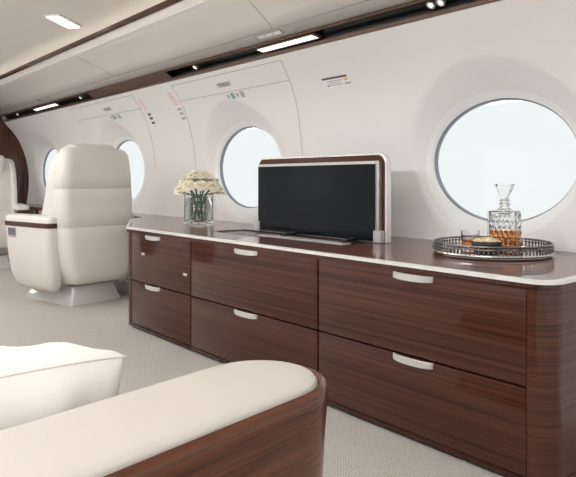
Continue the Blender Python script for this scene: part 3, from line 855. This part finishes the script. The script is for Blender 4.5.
# ------------------------------------------------------------------ cabin seats
def seat(loc, rz, label):
    r = thing('cabin_seat', label, 'seat', loc, rz)
    r.scale = (1.02, 1.02, 1.01)
    def B(m, name, mat, par=None, **k):
        return m.build(name, mat, par or r, local=True, **k)
    # backrest shell seen from behind (local: seat faces -x, back at +x)
    m = MB(); rings = []
    zs = [(.155, .19, .150, .205, .06), (.165, .20, .160, .222, .07), (.22, .215, .165, .250, .08), (.32, .235, .15, .282, .08), (.45, .245, .13, .302, .08), (.553, .248, .115, .304, .075),
          (.558, .247, .112, .302, .075), (.563, .248, .115, .304, .075), (.66, .250, .10, .303, .075), (.75, .252, .095, .302, .07), (.823, .254, .09, .299, .07),
          (.828, .253, .087, .297, .07), (.833, .254, .09, .299, .07), (.93, .256, .085, .293, .065), (1.02, .258, .08, .284, .065), (1.075, .258, .072, .274, .06), (1.106, .257, .060, .258, .055), (1.119, .256, .042, .236, .04), (1.124, .255, .02, .20, .02)]
    for z, cx, hx, hy, rad in zs:
        rings.append([(*p, z) for p in rrect(cx, 0, hx, hy, rad, 6)])
    m.loft(rings); B(m, 'backrest', 'leather2', angle=60)
    # side wings in front of the backrest
    for s in (-1, 1):
        m = MB(); rings = []
        for z, x0, x1, yo, w in ((.50, -.02, .20, .285, .05), (.62, .02, .20, .288, .055), (.75, .06, .21, .286, .055), (.9, .085, .215, .280, .05), (1.0, .11, .22, .270, .045), (1.06, .14, .23, .255, .04), (1.085, .17, .235, .24, .03)):
            rings.append([(*p, z) for p in rrect((x0 + x1) / 2, s * (yo - w / 2), (x1 - x0) / 2, w / 2, .022, 4)])
        m.loft(rings); B(m, 'wing', 'leather2', angle=60)
    m = MB(); m.loft([[(*p, z) for p in rrect(.20, .0, hx, hy, .035, 5)] for z, hx, hy in ((.98, .07, .17), (1.08, .085, .175), (1.135, .085, .17), (1.150, .072, .155), (1.155, .05, .13))]); B(m, 'headrest', 'leather', angle=60)
    for s in (-1, 1):
        # arm: bulged outer panel tapering to the floor, wood band, leather pad
        def arm_rings(spec):
            return [[(*p, z) for p in rrect((x0 + x1) / 2, s * (yi + yo) / 2, (x1 - x0) / 2, (yo - yi) / 2, rad, 5)] for z, x0, x1, yi, yo, rad in spec]
        m = MB(); m.loft(arm_rings(((.10, -.16, .17, .24, .285, .02), (.108, -.21, .21, .24, .305, .03), (.14, -.26, .245, .24, .325, .035), (.22, -.295, .262, .24, .345, .04), (.34, -.315, .268, .24, .358, .04), (.45, -.325, .27, .24, .364, .04), (.556, -.33, .27, .24, .366, .04))))
        ap = B(m, 'arm', 'leather2', angle=60)
        m = MB(); m.loft(arm_rings(((.556, -.335, .272, .25, .370, .04), (.560, -.338, .272, .25, .373, .04), (.588, -.338, .272, .25, .373, .04), (.591, -.335, .272, .25, .370, .04)))); B(m, 'arm_trim', 'wood', angle=50)
        m = MB(); m.loft(arm_rings(((.591, -.334, .27, .235, .369, .04), (.615, -.335, .27, .235, .369, .04), (.632, -.325, .262, .24, .36, .035), (.640, -.30, .24, .255, .34, .03)))); B(m, 'arm_pad', 'leather2', angle=60)
        if s < 0:
            m = MB(); m.box((-.27, -.3685, .475), (-.16, -.3625, .545), .002); cp = B(m, 'control_panel', 'grey')
            for k in range(4):
                m = MB(); m.box((-.262 + k * .026, -.371, .49), (-.246 + k * .026, -.368, .54)); B(m, 'button', 'darkp', cp, smooth=False)
    m = MB(); m.loft([[(*p, z) for p in rrect(-.12, 0, hx, hy, .05, 5)] for z, hx, hy in ((.22, .22, .225), (.24, .235, .235), (.42, .24, .238), (.455, .22, .225), (.465, .18, .19))]); B(m, 'seat_cushion', 'leather', angle=60)
    m = MB(); m.loft([[(*p, z) for p in rrect(0.0, 0, hx, hy, .06, 5)] for z, hx, hy in ((.13, .17, .22), (.16, .22, .235), (.22, .24, .24))]); B(m, 'seat_pan', 'base', angle=60)
    # floor pedestal: wedge that widens to the floor
    m = MB(); m.loft([[(*p, z) for p in rrect(cx, 0, hx, hy, .012, 3)] for z, cx, hx, hy in ((0, -.02, .31, .205), (.018, -.02, .31, .205), (.10, .0, .26, .175), (.132, .0, .25, .17))]); pl = B(m, 'pedestal', 'plinth', angle=30)
    m = MB(); m.box((-.255, -.205, .040), (-.225, -.185, .055), .002); B(m, 'floor_light', 'led', pl)
    return r
seat((-4.76, 1.80, 0), math.radians(12), 'cream leather swivel seat seen from behind beside the left end of the credenza')
s2 = seat((-7.02, 1.745, 0), math.radians(169), 'far cream leather seat at the left edge of the view, facing us')

# ------------------------------------------------------------------ foreground sofa with wood-clad arm
ax0, ax1, aye, ayb = -.838, -.646, .672, -.12
def arm_outline(g=0, gl=None):
    """stadium-ended outline; g = inset"""
    gl = g if gl is None else gl
    cx = (ax0 + gl + ax1 - g) / 2; hw = (ax1 - g - ax0 - gl) / 2
    o = [(cx + hw, ayb + g)]
    o += [(cx + hw, y) for y in (0, .2, .4)]
    # egg-shaped end
    ecy = aye - .115
    for k in range(0, 25):
        a = k / 24 * PI
        o.append((cx + hw * math.cos(a) * (1 if True else 1), ecy + (.115 - g) * math.sin(a) ** .9 if 0 < k < 24 else ecy))
    o += [(cx - hw, y) for y in (.4, .2, 0)] + [(cx - hw, ayb + g)]
    return o
r = thing('sofa', 'cream leather sofa in the foreground with a wide round-ended walnut-clad arm', 'sofa', (-.745, .49, 0))
# wood cladding: leans outward to the top, rim at the upper edge
m = MB(); rings = []
for z, g in ((.02, .028), (.2, .018), (.4, .008), (.50, .002), (.535, .0), (.575, -.003), (.590, -.004), (.5975, .000), (.600, .005), (.598, .009), (.592, .0105)):
    rings.append([(*p, z) for p in arm_outline(g)])
m.loft(rings); arm = m.build('arm_cladding', 'woodarm', r, angle=50)
m = MB(); rings = []
for z, g, gl in ((.50, .0105, -.003), (.585, .0105, -.007), (.598, .0108, -.006), (.604, .016, .002), (.607, .028, .016), (.608, .05, .04)):
    rings.append([(*p, z) for p in arm_outline(g, gl)])
m.loft(rings); m.build('arm_pad', 'armleather', r, angle=50)
def cushion(x0, x1, y0, y1, z0, z1, name, mat):
    m = MB(); n = 5
    m.box((x0, y0, z0), (x1, y1, z1), .03, 4)
    return m.build(name, mat, r, angle=50)
cushion(-1.38, -.845, .0, .42, .26, .42, 'seat_cushion', 'leather')
cushion(-1.92, -1.39, .0, .42, .26, .42, 'seat_cushion', 'leather')
cushion(-1.92, -.845, -.12, .0, .25, .74, 'backrest', 'leather')
m = MB(); m.box((-1.92, .02, .0), (-.845, .38, .25), .01); m.build('base', 'woodarm', r)
r.rotation_euler = (0, 0, math.radians(9.7))

# pillow: two bulging faces meeting in a piped seam with pinched corners
def pillow(name, loc, rot, w, d, h, label, seed):
    rnd = random.Random(seed)
    T = Matrix.Translation(loc) @ rot
    r = thing(name, label, 'pillow', loc)
    N = 28; rim = []
    def outl(u, v):
        # pincushion outline: sides drawn in between corners
        x = u * (1 - .02 * (1 - v * v)) * (1 - .06 * abs(v) ** 3); y = v * (1 - .04 * (1 - u * u))
        return x * w / 2, y * d / 2
    m = MB(); grid = {}
    for sgn in (1, -1):
        for i in range(N + 1):
            for j in range(N + 1):
                u = 2 * i / N - 1; v = 2 * j / N - 1
                u = math.sin(u * PI / 2) * .6 + u * .4; v = math.sin(v * PI / 2) * .6 + v * .4
                x, y = outl(u, v)
                f = max(0, 1 - u * u) ** .46 * max(0, 1 - v * v) ** .42
                # folds running in from corners and edges
                wr = .014 * math.sin(9 * u + 4 * v * sgn + seed) * (abs(v) ** 2) + .011 * math.sin(13 * v - 5 * u + 2 * seed) * (abs(u) ** 2) + .007 * math.sin(6 * (u + v) + seed) + .005 * math.sin(17 * v + 3 * u)
                z = sgn * (h / 2 * f) + wr * f ** .5
                if f == 0:
                    if sgn == -1: grid[(sgn, i, j)] = grid[(1, i, j)]; continue
                grid[(sgn, i, j)] = m.bm.verts.new(T @ Vector((x, y, z)))
        for i in range(N):
            for j in range(N):
                q = [grid[(sgn, i, j)], grid[(sgn, i + 1, j)], grid[(sgn, i + 1, j + 1)], grid[(sgn, i, j + 1)]]
                if len(set(q)) == 4: m.bm.faces.new(q)
    m.build('cover', 'pillow', r, angle=None)
    pts = []
    for a in range(4):
        for k in range(24):
            t = 2 * k / 24 - 1
            u, v = ((t, -1), (1, t), (-t, 1), (-1, -t))[a]
            x, y = outl(u, v); pts.append(T @ Vector((x, y, 0)))
    m = MB(); m.tube(pts, .0018, 6, loop=True); m.build('piping', 'piping', r)
pillow('throw_pillow', Vector((-.988, .142, .478)), Matrix.Rotation(math.radians(9), 4, 'Z') @ Matrix.Rotation(math.radians(-50), 4, 'Y') @ Matrix.Rotation(math.radians(4), 4, 'Z'), .46, .50, .29,
       'plump ivory throw pillow leaning against the sofa arm in the foreground', 2)

# ------------------------------------------------------------------ sky outside
w = bpy.data.worlds.new('sky'); C.world = w; w.use_nodes = True
bg = w.node_tree.nodes['Background']; bg.inputs['Color'].default_value = (.885, .93, .94, 1); bg.inputs['Strength'].default_value = .925

# ------------------------------------------------------------------ camera
cam = bpy.data.cameras.new('camera'); co = bpy.data.objects.new('camera', cam); COL.objects.link(co)
co.location = (0, 0, HC); co.rotation_euler = (PI / 2, 0, PI / 2 - TH)
cam.sensor_width = 36; cam.lens = F / 576 * 36; cam.shift_y = -58.5 / 576; cam.clip_start = .02
C.camera = co
C.view_settings.view_transform = 'Standard'; C.view_settings.look = 'None'; C.view_settings.gamma = 1
C.view_settings.use_curve_mapping = False
C.view_settings.exposure = .12
